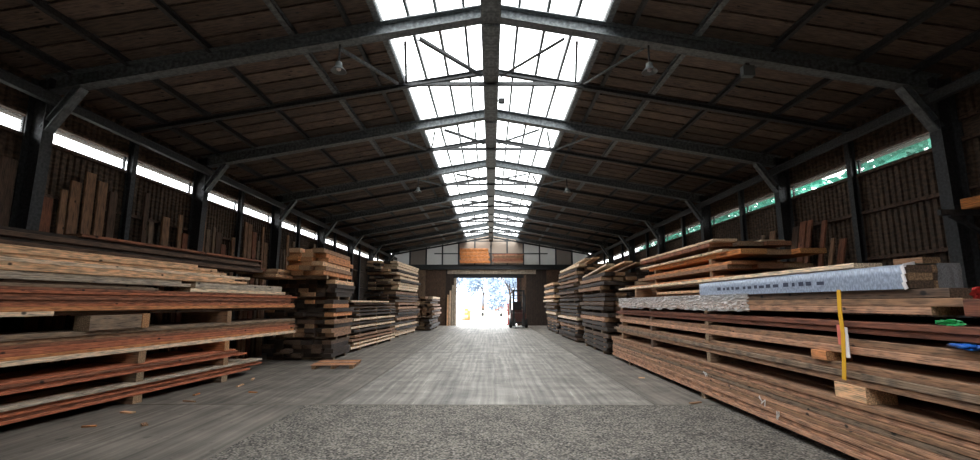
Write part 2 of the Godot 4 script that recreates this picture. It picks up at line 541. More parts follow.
func build_end_walls() -> void:
	# wall behind the camera
	var w := thing("wall_back", Vector3(0, 0, -D_BACK))
	tag(w, "dark plank wall closing the hall behind the viewer", "", "", "structure")
	var st := begin()
	bx(st, Vector3(-SPAN - 0.2, 0, 0), Vector3(SPAN + 0.2, 5.05, 0.2))
	var tp := [Vector3(-SPAN - 0.2, 5.05, 0), Vector3(0, ROOF_TOP + 0.1, 0), Vector3(SPAN + 0.2, 5.05, 0)]
	v3(st, tp[0], Vector2.ZERO); v3(st, tp[1], Vector2(4, 1)); v3(st, tp[2], Vector2(8, 0))
	part("plank_panel", done(st), M.clad, w)

	# gate wall
	w = thing("wall_front", Vector3(0, 0, -D_END))
	tag(w, "far gable wall with the open gateway and milky glazing above", "", "", "structure")
	# boards left and right of the gate
	var x := -SPAN
	while x < SPAN - 0.05:
		var bw := 0.37
		var mid := x + bw / 2
		if mid < -2.55 or mid > 2.05:
			var o := plank("wall_board", w, Vector3(mid, 0, 0), 0, 4.0, bw - 0.012, 0.05, ["darkbrown", "dark", "darkbrown", "greybrown"][int(absf(x) * 10) % 4], 0.0)
			o.transform = Transform3D(Basis(Vector3(1, 0, 0), Vector3(0, 0, 1), Vector3(0, -1, 0)), Vector3(mid, 2.0, 0))
		x += bw
	st = begin()
	bx(st, Vector3(-SPAN, 0, -0.2), Vector3(-2.55, 4.2, -0.03))
	bx(st, Vector3(1.95, 0, -0.2), Vector3(SPAN, 4.2, -0.03))
	bx(st, Vector3(-2.55, 3.45, -0.2), Vector3(2.2, 4.2, -0.03))
	part("outer_skin", done(st), M.outer, w)
	st = begin()
	bx(st, Vector3(-3.2, 3.72, 0.0), Vector3(3.3, 4.02, 0.10))
	part("pale_lintel_board", done(st), M.grey, w)
	st = begin()
	ibeam(st, Vector3(-SPAN, 4.22, 0.16), Vector3(SPAN, 4.22, 0.16), Vector3.UP, 0.34, 0.34, 0.3)
	part("gate_beam", done(st), M.darksteel, w)
	st = begin()
	bx(st, Vector3(-2.75, 3.42, 0.0), Vector3(2.4, 3.62, 0.14))
	part("gate_track", done(st), M.black, w)
	for gx in [-2.62, 1.98]:
		st = begin()
		bx(st, Vector3(gx - 0.09, 0, 0.0), Vector3(gx + 0.09, 3.42, 0.16))
		part("gate_post", done(st), M.grey if gx < 0 else M.rust, w)
	# gable glazing: panes between posts, cut to the roof slope
	var win := thing("window_4", Vector3(0, 4.4, -D_END - 0.05))
	tag(win, "milky gable glazing above the gateway between steel posts", "", "", "structure")
	var xs := [-7.3, -6.0, -4.8, -3.6, -2.4, -1.2, 0.0, 1.2, 2.4, 3.6, 4.8, 6.0, 7.3]
	for i in xs.size() - 1:
		var xa: float = xs[i] + 0.04
		var xb: float = xs[i + 1] - 0.04
		st = begin()
		var ya := roof_y(xa) - 4.4 + 0.21
		var yb := roof_y(xb) - 4.4 + 0.21
		quad(st, Vector3(xa, ya, 0), Vector3(xb, yb, 0), Vector3(xb, 0, 0), Vector3(xa, 0, 0))
		quad(st, Vector3(xb, yb, -0.012), Vector3(xa, ya, -0.012), Vector3(xa, 0, -0.012), Vector3(xb, 0, -0.012))
		part("pane", done(st), M.milky if i in [0, 2, 3, 8, 9, 11] else M.dusty, win)
		st = begin()
		var ym := roof_y(xs[i]) - 4.4 + 0.2
		bx(st, Vector3(xs[i] - 0.05, 0, -0.06), Vector3(xs[i] + 0.05, ym, 0.08))
		part("glazing_post", done(st), M.darksteel, win)
	st = begin()
	bx(st, Vector3(-4.2, 0.78, -0.03), Vector3(4.2, 0.86, 0.05))
	part("glazing_rail", done(st), M.darksteel, win)

func build_roof() -> void:
	var c := thing("ceiling", Vector3.ZERO)
	tag(c, "dark brown boarded roof slopes on steel purlins", "", "", "structure")
	var sky_x := 1.82
	var lift := 0.13
	var bw := 0.41
	var n := int((D_END + 0.2 - D_BACK) / bw)
	var meshes := []
	var eave_x := SPAN + 0.25
	for side in [-1, 1]:
		# three board variants a side, run from the skylight kerb down to the eave
		meshes.clear()
		var sx := sky_x if side < 0 else sky_x + 0.07
		var a := Vector3(side * sx, roof_y(sx) + lift, 0)
		var b := Vector3(side * eave_x, roof_y(eave_x) + lift, 0)
		var l := (b - a).length()
		for k in 3:
			meshes.append(board_mesh(l, bw - 0.03, 0.03, 0.0, 1))
		var dir := (b - a).normalized()
		for i in n:
			var d := D_BACK + (i + 0.5) * bw
			var o := part("roof_board", meshes[i % 3], [M.roof, M.roof_b, M.roof_c][(i * 5 + 1 + side) % 3], c)
			# board length (z) down the slope, its width (x) along the hall; every board lies a little askew over the next
			var zx := dir
			var xx := Vector3(0, 0, -1).rotated(dir, 0.035 * side)
			var yx := zx.cross(xx).normalized()
			if yx.y < 0:
				xx = -xx
				yx = -yx
			o.transform = Transform3D(Basis(xx, yx, zx), (a + b) / 2 + Vector3(0, 0, -d))
		# weathering skin above the boards
		var st := begin()
		var t := along(a + Vector3(0, 0.06, 0), b + Vector3(0, 0.06, 0))
		var hw := (D_END - D_BACK) / 2 + 0.3
		bx(st, Vector3(-hw, 0, 0), Vector3(hw, 0.08, l), Transform3D(t.basis, t.origin + Vector3(0, 0, -(D_END + D_BACK) / 2)))
		part("roof_skin", done(st), M.outer, c)
		for q in [[sx + 0.02, 0.10, 0.16], [2.3, 0.06, 0.10], [3.2 if side < 0 else 3.33, 0.09, 0.13], [4.55, 0.06, 0.12], [5.85, 0.065, 0.15], [6.75, 0.06, 0.12]]:
			st = begin()
			var y := roof_y(q[0]) + 0.015
			var pa := Vector3(side * q[0], y + q[2] / 2 - 0.02, -D_BACK)
			var pb := Vector3(side * q[0], y + q[2] / 2 - 0.02, -D_END)
			ibeam(st, pa, pb, Vector3(side * SLOPE, 1, 0).normalized(), q[2], q[2], q[1], 0.012, 0.010)
			part("purlin", done(st), M.darksteel if q[1] < 0.07 else M.steel, c)
	# ridge skylight
	var win := thing("window_1", Vector3(0, ROOF_TOP, 0))
	tag(win, "long ridge skylight of pale glass panes in steel bars", "", "", "structure")
	var pl := BAY / 2
	for side in [-1, 1]:
		var gw := (sky_x if side < 0 else sky_x + 0.07) / 4.0
		for k in range(-6, 14):
			var d0 := D_FRAME + k * pl
			if d0 < D_BACK - 0.01 or d0 + pl > D_END + 0.6: continue
			var d1 := minf(d0 + pl, D_END + 0.2)
			for j in 4:
				var xa: float = side * (j * gw + 0.012)
				var xb: float = side * ((j + 1) * gw - 0.012)
				var st := begin()
				var t := Vector3(0, 0.12 - 0.10, 0)
				var y0 := 0.16 - SLOPE * absf(xa)
				var y1 := 0.16 - SLOPE * absf(xb)
				for up in [0.0, 0.008]:
					quad(st, Vector3(xa, y0 + up, -d1), Vector3(xb, y1 + up, -d1), Vector3(xb, y1 + up, -d0), Vector3(xa, y0 + up, -d0))
				part("pane", done(st), M.glass, win)
		for j in range(1, 5):
			var x: float = side * j * gw
			var st := begin()
			bx(st, Vector3(x - 0.022, 0.10 - SLOPE * absf(x), -D_END), Vector3(x + 0.022, 0.19 - SLOPE * absf(x), -D_BACK))
			part("glazing_bar", done(st), M.darksteel, win)
	var st2 := begin()
	bx(st2, Vector3(-0.16, 0.14, -D_END), Vector3(0.16, 0.22, -D_BACK))
	part("ridge_cap", done(st2), M.darksteel, win)

# ------------------------------------------------------------------ steel
func build_frames() -> void:
	var names := ["nearest in view", "second", "third", "fourth", "fifth", "sixth", "seventh"]
	for k in range(-3, 7):
		var d := D_FRAME + k * BAY
		var f := thing("portal_frame", Vector3(0, 0, -d))
		var lab := "grey steel portal frame spanning the hall, %s from the viewer" % [names[k] if k >= 0 else "behind or above, %s back" % ORD[-k - 1]]
		if k == 0: lab = "grey steel portal frame nearest the viewer, its rafter crossing the top of the skylight"
		tag(f, lab, "steel frame", "portal frames of the shed")
		for side in [-1, 1]:
			var rd := 0.22
			var ra := Vector3(0, ROOF_TOP - rd / 2 - 0.005, 0)
			var rb := Vector3(side * 7.12, roof_y(7.12) - rd / 2 - 0.005, 0)
			var st := begin()
			ibeam(st, ra, rb, Vector3.UP, rd, rd + 0.05, 0.20)
			part("rafter", done(st), M.steel, f)
			st = begin()
			ibeam(st, Vector3(side * 7.16, 0, 0), Vector3(side * 7.12, roof_y(7.12) - 0.02, 0), Vector3(side, 0, 0), 0.24, 0.30, 0.20)
			var col := part("column", done(st), M.darksteel, f)
			st = begin()
			ibeam(st, Vector3(side * 7.02, 4.30, 0), Vector3(side * 6.55, roof_y(6.55) - 0.24, 0), Vector3(side, 0.3, 0), 0.12, 0.12, 0.16)
			part("knee_brace", done(st), M.steel, f)
			st = begin()
			bx(st, Vector3(side * 7.16 - 0.2, 0, -0.18), Vector3(side * 7.16 + 0.2, 0.02, 0.18))
			part("base_plate", done(st), M.steel, col)
		var st3 := begin()
		bx(st3, Vector3(-0.15, ROOF_TOP - 0.36, -0.012), Vector3(0.15, ROOF_TOP - 0.02, 0.012))
		part("ridge_plate", done(st3), M.steel, f)
	for k in range(-3, 7):
		var d := D_FRAME + (k + 0.5) * BAY
		if d > D_END - 0.6: continue
		var f := thing("intermediate_frame", Vector3(0, 0, -d))
		tag(f, "light steel rafter pair with a level tie, midway after the %s portal frame" % [["nearest", "second", "third", "fourth", "fifth", "sixth", "seventh"][k] if k >= 0 else ORD[-k - 1] + " unseen"], "steel frame", "light frames between the portals")
		for side in [-1, 1]:
			var st := begin()
			ibeam(st, Vector3(0, ROOF_TOP - 0.055, 0), Vector3(side * 7.2, roof_y(7.2) - 0.055, 0), Vector3.UP, 0.10, 0.10, 0.10, 0.012, 0.01)
			part("rafter", done(st), M.darksteel, f)
			st = begin()
			ibeam(st, Vector3(side * 7.24, 0, 0), Vector3(side * 7.24, roof_y(7.24) - 0.02, 0), Vector3(side, 0, 0), 0.12, 0.12, 0.12, 0.012, 0.01)
			part("post", done(st), M.darksteel, f)
		var st4 := begin()
		bar(st4, Vector3(-1.82, ROOF_TOP - 0.34, 0), Vector3(1.82, ROOF_TOP - 0.34, 0), 0.07, 0.07)
		part("tie", done(st4), M.darksteel, f)
	# ridge beam
	var st5 := begin()
	ibeam(st5, Vector3(0, ROOF_TOP - 0.20, -D_BACK), Vector3(0, ROOF_TOP - 0.20, -D_END + 0.1), Vector3.UP, 0.24, 0.24, 0.32)
	var rbm := part("ridge_beam", done(st5), M.steel, self)
	tag(rbm, "wide grey steel ridge beam running under the middle of the skylight", "beam")
	for side in [-1, 1]:
		var st6 := begin()
		ibeam(st6, Vector3(side * 6.93, roof_y(6.93) - 0.40, -D_BACK), Vector3(side * 6.93, roof_y(6.93) - 0.40, -D_END + 0.1), Vector3.UP, 0.16, 0.16, 0.10, 0.012, 0.01)
		var eb := part("eave_beam", done(st6), M.darksteel, self)
		tag(eb, "dark steel eave beam along the top of the %s wall" % ["left" if side < 0 else "right"], "beam")
	# wind bracing under the skylight
	for k in range(-3, 7):
		var d := D_FRAME + k * BAY
		if d + BAY / 2 > D_END: continue
		var bays: String = ["nearest", "second", "third", "fourth", "fifth", "sixth", "seventh"][k] if k >= 0 else ORD[-k - 1] + " unseen"
		for side in [-1, 1]:
			var sd := "left" if side < 0 else "right"
			var st := begin()
			angle(st, Vector3(side * 1.2, roof_y(1.2) - 0.27, -d - 0.13), Vector3(side * 0.20, ROOF_TOP - 0.18, -d - BAY / 2 + 0.05), 0.06)
			tag(part("diagonal_brace", done(st), M.darksteel, self), "diagonal steel angle across the %s half of the skylight, %s bay" % [sd, bays], "brace", "skylight braces")
			st = begin()
			angle(st, Vector3(side * 1.42, roof_y(1.42) - 0.27, -d - 0.13), Vector3(side * 1.74, ROOF_TOP - 0.34, -d - BAY / 2 + 0.07), 0.045)
			tag(part("skylight_edge_brace", done(st), M.darksteel, self), "thin steel angle along the %s skylight edge, %s bay" % [sd, bays], "brace", "skylight edge braces")
			st = begin()
			angle(st, Vector3(side * 2.5, roof_y(2.5) - 0.22, -d - 0.13), Vector3(side * 1.9, roof_y(1.9) - 0.06, -d - BAY / 2 + 0.15), 0.05)
			tag(part("purlin_brace", done(st), M.steel, self), "thin fly brace from rafter to %s skylight kerb, %s bay" % [sd, bays], "brace", "purlin braces")

# ------------------------------------------------------------------ timber
func ordinal(i: int) -> String:
	return ORD[i] if i < ORD.size() else "forty-%s" % ORD[i - 40]

# loose planks of one stack. rows: [base, height, tone, near d, far d, inset]; line(d) gives the front x
func stack_layers(rows: Array, front: Callable, side: int, deep: int, w: float, stack: String, group: String, words: Dictionary) -> void:
	var i := 0
	for r in rows:
		for k in deep:
			var d0: float = r[3] + (rng.randf_range(-0.25, 0.25) if k > 0 or r.size() < 7 else 0.0)
			var d1: float = r[4] + (rng.randf_range(-0.35, 0.1) if k > 0 else rng.randf_range(-0.1, 0.1))
			var dm := (d0 + d1) / 2
			var fx: float = front.call(dm)
			var slope: float = (front.call(dm + 1.0) - fx)
			var jit := rng.randf_range(0.0, 0.04) if k == 0 else rng.randf_range(0.036, 0.045)
			var x: float = fx + side * (r[5] + jit + (k + 0.5) * (w + 0.012) + (0.012 if k else 0.0))
			var tone: String = r[2]
			if k > 0 and rng.randf() < 0.4: tone = ["brown", "redbrown", "greybrown"][rng.randi() % 3]
			var o := plank("plank", self, Vector3(x, r[0], -dm), -atan(slope), d1 - d0, w - 0.004, r[1], tone)
			var pos: String = ["first from the aisle", "second from the aisle", "third from the aisle", "fourth from the aisle", "fifth from the aisle"][k]
			tag(o, "%s plank, %s, %s layer up, %s" % [words.get(tone, tone), pos, ordinal(i), stack], "plank", group)
		i += 1

const WORDS := {"red": "reddish-brown", "redbrown": "dull red-brown", "orange": "orange-brown", "tan": "pale tan", "cream": "cream", "grey": "weathered grey", "greybrown": "grey-brown", "brown": "brown", "darkbrown": "dark brown", "dark": "near-black", "rosewood": "dark red", "pinkbrown": "pinkish-brown", "amber": "amber"}

func block(at: Vector3, turn: float, l: float, w: float, h: float, tone: String, label: String, group := "spacer blocks between plank layers") -> void:
	var o := plank("spacer_block", self, at, turn, l, w, h, tone, 0.0)
	tag(o, label, "wood block", group)

func left_near_stack() -> void:
	var front := func(d: float) -> float: return -5.94 + 0.114 * (d - 6.05)
	var rows := [
		[0.12, 0.085, "red", 4.1, 11.1, 0.02], [0.205, 0.085, "red", 4.3, 11.4, 0.0], [0.29, 0.045, "grey", 4.0, 11.3, -0.02],
		[0.48, 0.075, "red", 4.2, 10.8, 0.02], [0.555, 0.075, "redbrown", 4.0, 10.6, 0.0],
		[0.82, 0.07, "cream", 4.2, 12.95, 0.0], [0.89, 0.09, "orange", 4.0, 12.85, 0.02], [0.98, 0.09, "red", 4.3, 12.85, 0.03],
		[1.07, 0.06, "brown", 4.0, 12.95, 0.05], [1.13, 0.07, "greybrown", 4.2, 12.95, 0.03],
		[1.43, 0.06, "darkbrown", 6.75, 12.8, 0.10],
		[1.49, 0.065, "orange", 4.0, 12.85, 0.0], [1.555, 0.085, "red", 4.2, 12.8, 0.02], [1.64, 0.085, "redbrown", 4.0, 12.75, 0.0], [1.725, 0.085, "red", 4.3, 12.85, 0.02],
		[1.81, 0.09, "greybrown", 4.0, 8.3, 0.03], [1.90, 0.11, "grey", 4.2, 8.9, 0.0],
		[2.01, 0.055, "tan", 4.1, 10.6, 0.0], [2.065, 0.05, "tan", 4.3, 10.2, 0.03], [2.115, 0.055, "cream", 4.0, 10.8, 0.01], [2.17, 0.05, "tan", 4.2, 10.0, 0.05], [2.22, 0.06, "tan", 4.0, 9.8, 0.03], [2.28, 0.05, "tan", 4.1, 9.2, 0.08],
	]
	var split := []
	for r in rows:
		if r[1] >= 0.075 and r[0] < 2.0:
			var h2: float = r[1] / 2
			split.append([r[0], h2, r[2], r[3], r[4], r[5]])
			split.append([r[0] + h2, h2, {"red": "redbrown", "orange": "red", "redbrown": "red", "greybrown": "darkbrown"}.get(r[2], r[2]) if split.size() % 3 else r[2], r[3] + 0.1, r[4] - 0.15, r[5] + 0.015])
		else:
			split.append(r)
	rows = split
	stack_layers(rows, front, -1, 3, 0.31, "near left stack", "planks of the near left stack", WORDS)
	# cream plank end that pokes out only at the near end
	var fx: float = front.call(5.4)
	tag(plank("plank", self, Vector3(fx - 0.16, 1.43, -5.35), -0.114, 2.3, 0.30, 0.06, "cream"), "short cream plank poking out at the near end of the near left stack", "plank", "planks of the near left stack")
	# pale plank lying beyond the grey ones
	fx = front.call(10.6)
	tag(plank("plank", self, Vector3(fx - 0.18, 1.81, -10.6), -0.114, 3.3, 0.31, 0.07, "cream"), "bright cream plank beyond the grey ones at the far end of the near left stack", "plank", "planks of the near left stack")
	tag(plank("plank", self, Vector3(fx - 0.20, 1.88, -10.6), -0.114, 3.0, 0.31, 0.13, "grey"), "thick grey timber beyond the grey planks at the far end of the near left stack", "plank", "planks of the near left stack")
	# spacers
	var z := [[0.0, 0.12], [0.335, 0.145], [0.63, 0.19], [1.20, 0.23]]
	var where := ["on the floor", "above the lowest planks", "above the second planks", "under the upper planks"]
	for i in z.size():
		var j := 0
		for d in [4.9, 8.05, 10.15]:
			var f2: float = front.call(d)
			var turn := PI / 2 - 0.114
			block(Vector3(f2 - 0.53, z[i][0], -d), turn, 1.04, 0.14 if i else 0.18, z[i][1], ["orange", "brown", "greybrown", "brown"][(i + j) % 4],
				"squared spacer %s of the near left stack, %s from the viewer" % [where[i], ORD[j]])
			j += 1
	# a chunky off-cut in the upper gap
	fx = front.call(7.75)
	tag(plank("plank", self, Vector3(fx - 0.15, 1.20, -7.45), -0.114, 0.9, 0.26, 0.22, "greybrown"), "short thick grey-brown off-cut in the upper gap of the near left stack", "plank", "planks of the near left stack")
	# dark boards on top, stepped back
	var dark := [[2.33, 0.07, "darkbrown", 4.0, 11.6, 0.22], [2.40, 0.06, "dark", 4.2, 11.6, 0.30], [2.46, 0.07, "darkbrown", 4.0, 11.5, 0.26], [2.53, 0.06, "dark", 4.4, 11.6, 0.34], [2.59, 0.045, "redbrown", 7.0, 11.65, 0.28]]
	stack_layers(dark, front, -1, 2, 0.32, "dark crown, near left stack", "planks of the near left stack", WORDS)

# a strapped pack of boards: one thing, boards are its parts
func pack(at: Vector3, turn: float, l: float, nx: int, ny: int, bw: float, bh: float, tones: Array, label: String, cat := "lumber pack", group := "strapped lumber packs", sticker := 0.0, ragged := 0.15, gap := 0.014, loose := 0.10) -> Node3D:
	var t := thing("lumber_pack", at, turn)
	tag(t, label, cat, group)
	var w := nx * (bw + gap) - gap
	var y := 0.09
	for e in [-0.36, 0.0, 0.36] if l > 2.2 else [-0.32, 0.32]:
		var o := plank("bearer", t, Vector3(0, 0, e * l), PI / 2, w, 0.12, 0.09, "greybrown", 0.0)
	for j in ny:
		for i in nx:
			var tone: String = tones[rng.randi() % tones.size()]
			var bl := l + rng.randf_range(-ragged, ragged)
			var out := rng.randf_range(-0.5, 0.5) * loose if (i == 0 or i == nx - 1) else 0.0
			if out * (1 if i else -1) < 0: out *= 0.15
			plank("board", t, Vector3(-w / 2 + bw / 2 + i * (bw + gap) + out, y, rng.randf_range(-0.5, 0.5) * ragged), 0, bl, bw, bh, tone, 0.003)
		y += bh
		if sticker > 0.0 and j < ny - 1:
			for e in [-0.38, 0.0, 0.38]:
				plank("sticker", t, Vector3(0, y, e * l), PI / 2, w, 0.05, sticker, "tan", 0.0)
			y += sticker
		else:
			y += 0.004
	t.set_meta("top", at.y + y)
	return t

func left_far_stacks() -> void:
	# second bay: base of dark ends, long orange boards laid over it
	var y := 0.0
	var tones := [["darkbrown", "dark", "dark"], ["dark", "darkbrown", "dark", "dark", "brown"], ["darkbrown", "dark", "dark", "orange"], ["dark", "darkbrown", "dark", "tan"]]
	var labs := ["lowest", "second", "third", "fourth"]
	for k in 4:
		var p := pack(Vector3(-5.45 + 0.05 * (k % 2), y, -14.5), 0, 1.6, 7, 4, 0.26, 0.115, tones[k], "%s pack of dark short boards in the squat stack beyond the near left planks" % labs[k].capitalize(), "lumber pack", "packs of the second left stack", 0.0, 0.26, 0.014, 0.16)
		y = p.get_meta("top")
	var pk := pack(Vector3(-4.98, y, -14.05), 0.02, 2.7, 3, 6, 0.30, 0.115, ["amber", "orange", "tan", "orange", "brown"], "pack of orange boards crowning the second left stack, jutting toward the viewer", "lumber pack", "packs of the second left stack", 0.0, 0.3, 0.014, 0.12)
	for k in 3:
		for j in 3:
			var tone: String = [["tan", "brown", "darkbrown"], ["brown", "orange", "brown"], ["tan", "redbrown", "darkbrown"]][k][j]
			tag(plank("plank", self, Vector3(-5.64 - 0.34 * j, y + 0.07 * k, -13.65 - 0.12 * ((k + j) % 3)), 0.0, 3.1 + 0.12 * k, 0.31, 0.07, tone), "%s plank over the second left stack, %s layer up, %s from the aisle" % [WORDS[tone], ORD[k], ORD[j]], "plank", "planks lying over the second left stack")
	# pallet on the floor by its foot
	pallet(Vector3(-3.95, 0, -12.55), 0.1, "brown flat pallet on the floor at the foot of the second left stack")
	# third stack: pale boards on stickers
	y = 0.0
	var nm := ["lowest", "middle", "topmost"]
	for k in 3:
		var p := pack(Vector3(-5.1 - 0.03 * k, y, -18.75), -0.06, 5.4, 4, 4, 0.34, 0.07, [["cream", "dark", "brown", "cream"], ["cream", "darkbrown", "dark", "cream"], ["darkbrown", "dark", "dark"]][k], "%s pack of pale stickered boards in the long third left stack" % nm[k], "lumber pack", "packs of the third left stack", 0.055, 0.35, 0.02, 0.12)
		y = p.get_meta("top")
	# fourth, tall
	y = 0.0
	nm = ["lowest", "second", "third", "fourth", "topmost"]
	for k in 5:
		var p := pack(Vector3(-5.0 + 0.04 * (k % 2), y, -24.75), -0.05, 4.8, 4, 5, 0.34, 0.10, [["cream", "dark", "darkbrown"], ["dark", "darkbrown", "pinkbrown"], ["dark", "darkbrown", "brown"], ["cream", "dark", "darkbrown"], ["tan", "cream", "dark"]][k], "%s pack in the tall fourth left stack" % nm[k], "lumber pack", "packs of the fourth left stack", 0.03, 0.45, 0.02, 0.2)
		y = p.get_meta("top")
	# fifth, beside the gate
	y = 0.0
	for k in 3:
		var p := pack(Vector3(-4.35 + 0.1 * (k % 2), y, -30.3), 0.0, 4.2, 5, 4, 0.30, 0.12, [["darkbrown", "dark", "greybrown"], ["brown", "darkbrown"], ["darkbrown", "brown", "cream"]][k], "%s pack of dark boards in the left stack nearest the gate" % ["lowest", "middle", "topmost"][k], "lumber pack", "packs of the fifth left stack", 0.03, 0.5, 0.02, 0.25)
		y = p.get_meta("top")

func pallet(at: Vector3, turn: float, label: String) -> void:
	var t := thing("pallet", at, turn)
	tag(t, label, "pallet")
	for x in [-0.45, 0.0, 0.45]:
		plank("skid", t, Vector3(x, 0, 0), 0, 1.1, 0.09, 0.08, "brown", 0.0)
	for i in 6:
		plank("deck_board", t, Vector3(0, 0.08, -0.48 + i * 0.192), PI / 2, 1.05, 0.12, 0.022, ["brown", "orange", "pinkbrown"][i % 3], 0.0)

func right_near_stack() -> void:
	var front := func(_d: float) -> float: return 3.6
	# bottom packs
	pack(Vector3(3.6 + 0.56, -0.02 + 0.02, -8.4), 0, 12.0, 3, 9, 0.36, 0.0567, ["brown", "pinkbrown", "greybrown", "brown", "darkbrown"], "long bottom pack of brown boards on the aisle side of the near right stack", "lumber pack", "bottom packs of the near right stack", 0.0, 0.12, 0.014, 0.05)
	pack(Vector3(3.6 + 1.78, 0, -8.4), 0, 11.6, 3, 9, 0.36, 0.0567, ["brown", "darkbrown"], "long bottom pack behind the aisle-side one in the near right stack", "lumber pack", "bottom packs of the near right stack", 0.0, 0.12, 0.014, 0.05)
	var top_a := 0.09 + 9 * 0.0607
	var yb := 0.79
	var rows := [
		[yb, 0.065, "brown", 2.5, 13.9, 0.0], [yb + 0.065, 0.065, "greybrown", 2.7, 14.1, -0.02], [yb + 0.13, 0.07, "brown", 2.6, 13.7, -0.01],
		[1.09, 0.075, "pinkbrown", 2.5, 13.6, 0.0], [1.165, 0.075, "brown", 2.6, 14.2, 0.02],
		[1.30, 0.06, "rosewood", 2.4, 13.9, 0.0], [1.36, 0.06, "rosewood", 2.6, 13.5, -0.01],
	]
	stack_layers(rows, front, 1, 5, 0.42, "near right stack", "loose planks of the near right stack", WORDS)
	var gaps := [[top_a, yb - top_a, "lowest"], [yb + 0.20, 0.10, "second"], [1.24, 0.06, "third"], [1.42, 0.08, "topmost"]]
	for g in gaps:
		var j := 0
		for d in [3.1, 8.1, 10.9, 13.3]:
			block(Vector3(4.66, g[0], -d), PI / 2, 2.1, 0.12, g[1], ["brown", "greybrown", "darkbrown"][j % 3], "spacer in the %s gap of the near right stack, %s from the viewer" % [g[2], ORD[j]])
			j += 1
	block(Vector3(3.76, top_a, -4.97), 0.0, 0.42, 0.30, yb - top_a, "tan", "pale chunky block wedged in the lowest gap below the yellow strap")
	block(Vector3(3.73, yb + 0.20, -5.35), 0.0, 0.24, 0.28, 0.10, "orange", "small orange-brown block in the gap beside the yellow strap")
	# E: brown packs under the white wrapped one
	var rows2 := [[1.50, 0.07, "pinkbrown", 3.95, 13.6, 0.0], [1.57, 0.07, "brown", 3.9, 13.5, 0.02], [1.64, 0.08, "darkbrown", 3.85, 13.7, 0.0]]
	stack_layers(rows2, front, 1, 5, 0.42, "tier below the white pack", "loose planks of the near right stack", WORDS)
	# red painted board end
	tag(plank("plank", self, Vector3(3.75, 1.50, -3.29), 0, 0.75, 0.30, 0.13, "rosewood"), "short dark red off-cut at the near end of the right stack", "plank", "loose planks of the near right stack")
	# wrapped pack
	wrapped_pack()
	# cream plank on top
	tag(plank("plank", self, Vector3(3.80, 1.955, -9.15), 0.012, 8.6, 0.30, 0.05, "cream", 0.01), "long cream plank lying on top of the white wrapped pack", "plank", "loose planks of the near right stack")
	block(Vector3(3.85, 1.72, -11.9), PI / 2, 0.5, 0.12, 0.235, "brown", "block holding up the far end of the long cream plank")
	# H: loose higher planks toward the wall
	var h := func(d: float) -> float: return 4.28
	var rows3 := [
		[1.72, 0.09, "brown", 8.7, 14.3, 0.0], [1.81, 0.06, "tan", 8.6, 14.0, -0.04], [1.95, 0.08, "darkbrown", 8.9, 14.2, 0.04],
		[2.03, 0.07, "orange", 8.7, 14.6, -0.06], [2.22, 0.08, "brown", 8.5, 13.9, 0.0], [2.30, 0.06, "orange", 8.8, 13.5, 0.05],
		[2.46, 0.09, "amber", 8.4, 13.2, 0.10], [2.55, 0.05, "cream", 8.9, 13.6, 0.0], [2.68, 0.08, "redbrown", 8.9, 13.3, -0.08], [2.76, 0.045, "cream", 9.0, 13.4, -0.10],
	]
	stack_layers(rows3, h, 1, 3, 0.46, "upper right heap", "planks of the upper right heap", WORDS)
	for g in [[1.87, 0.08, "lowest"], [2.10, 0.12, "second"], [2.36, 0.10, "third"], [2.60, 0.08, "topmost"]]:
		var j := 0
		for d in [9.4, 12.6]:
			block(Vector3(5.0, g[0], -d), PI / 2, 1.3, 0.1, g[1], "brown", "spacer in the %s gap of the upper right heap, %s from the viewer" % [g[2], ["nearer", "farther"][j]])
			j += 1
	block(Vector3(4.62, 1.72, -5.15), 0.2, 0.30, 0.24, 0.36, "brown", "upright brown block standing behind the white wrapped pack")
	crinkled_film()
	yellow_strap()
	small_bits()

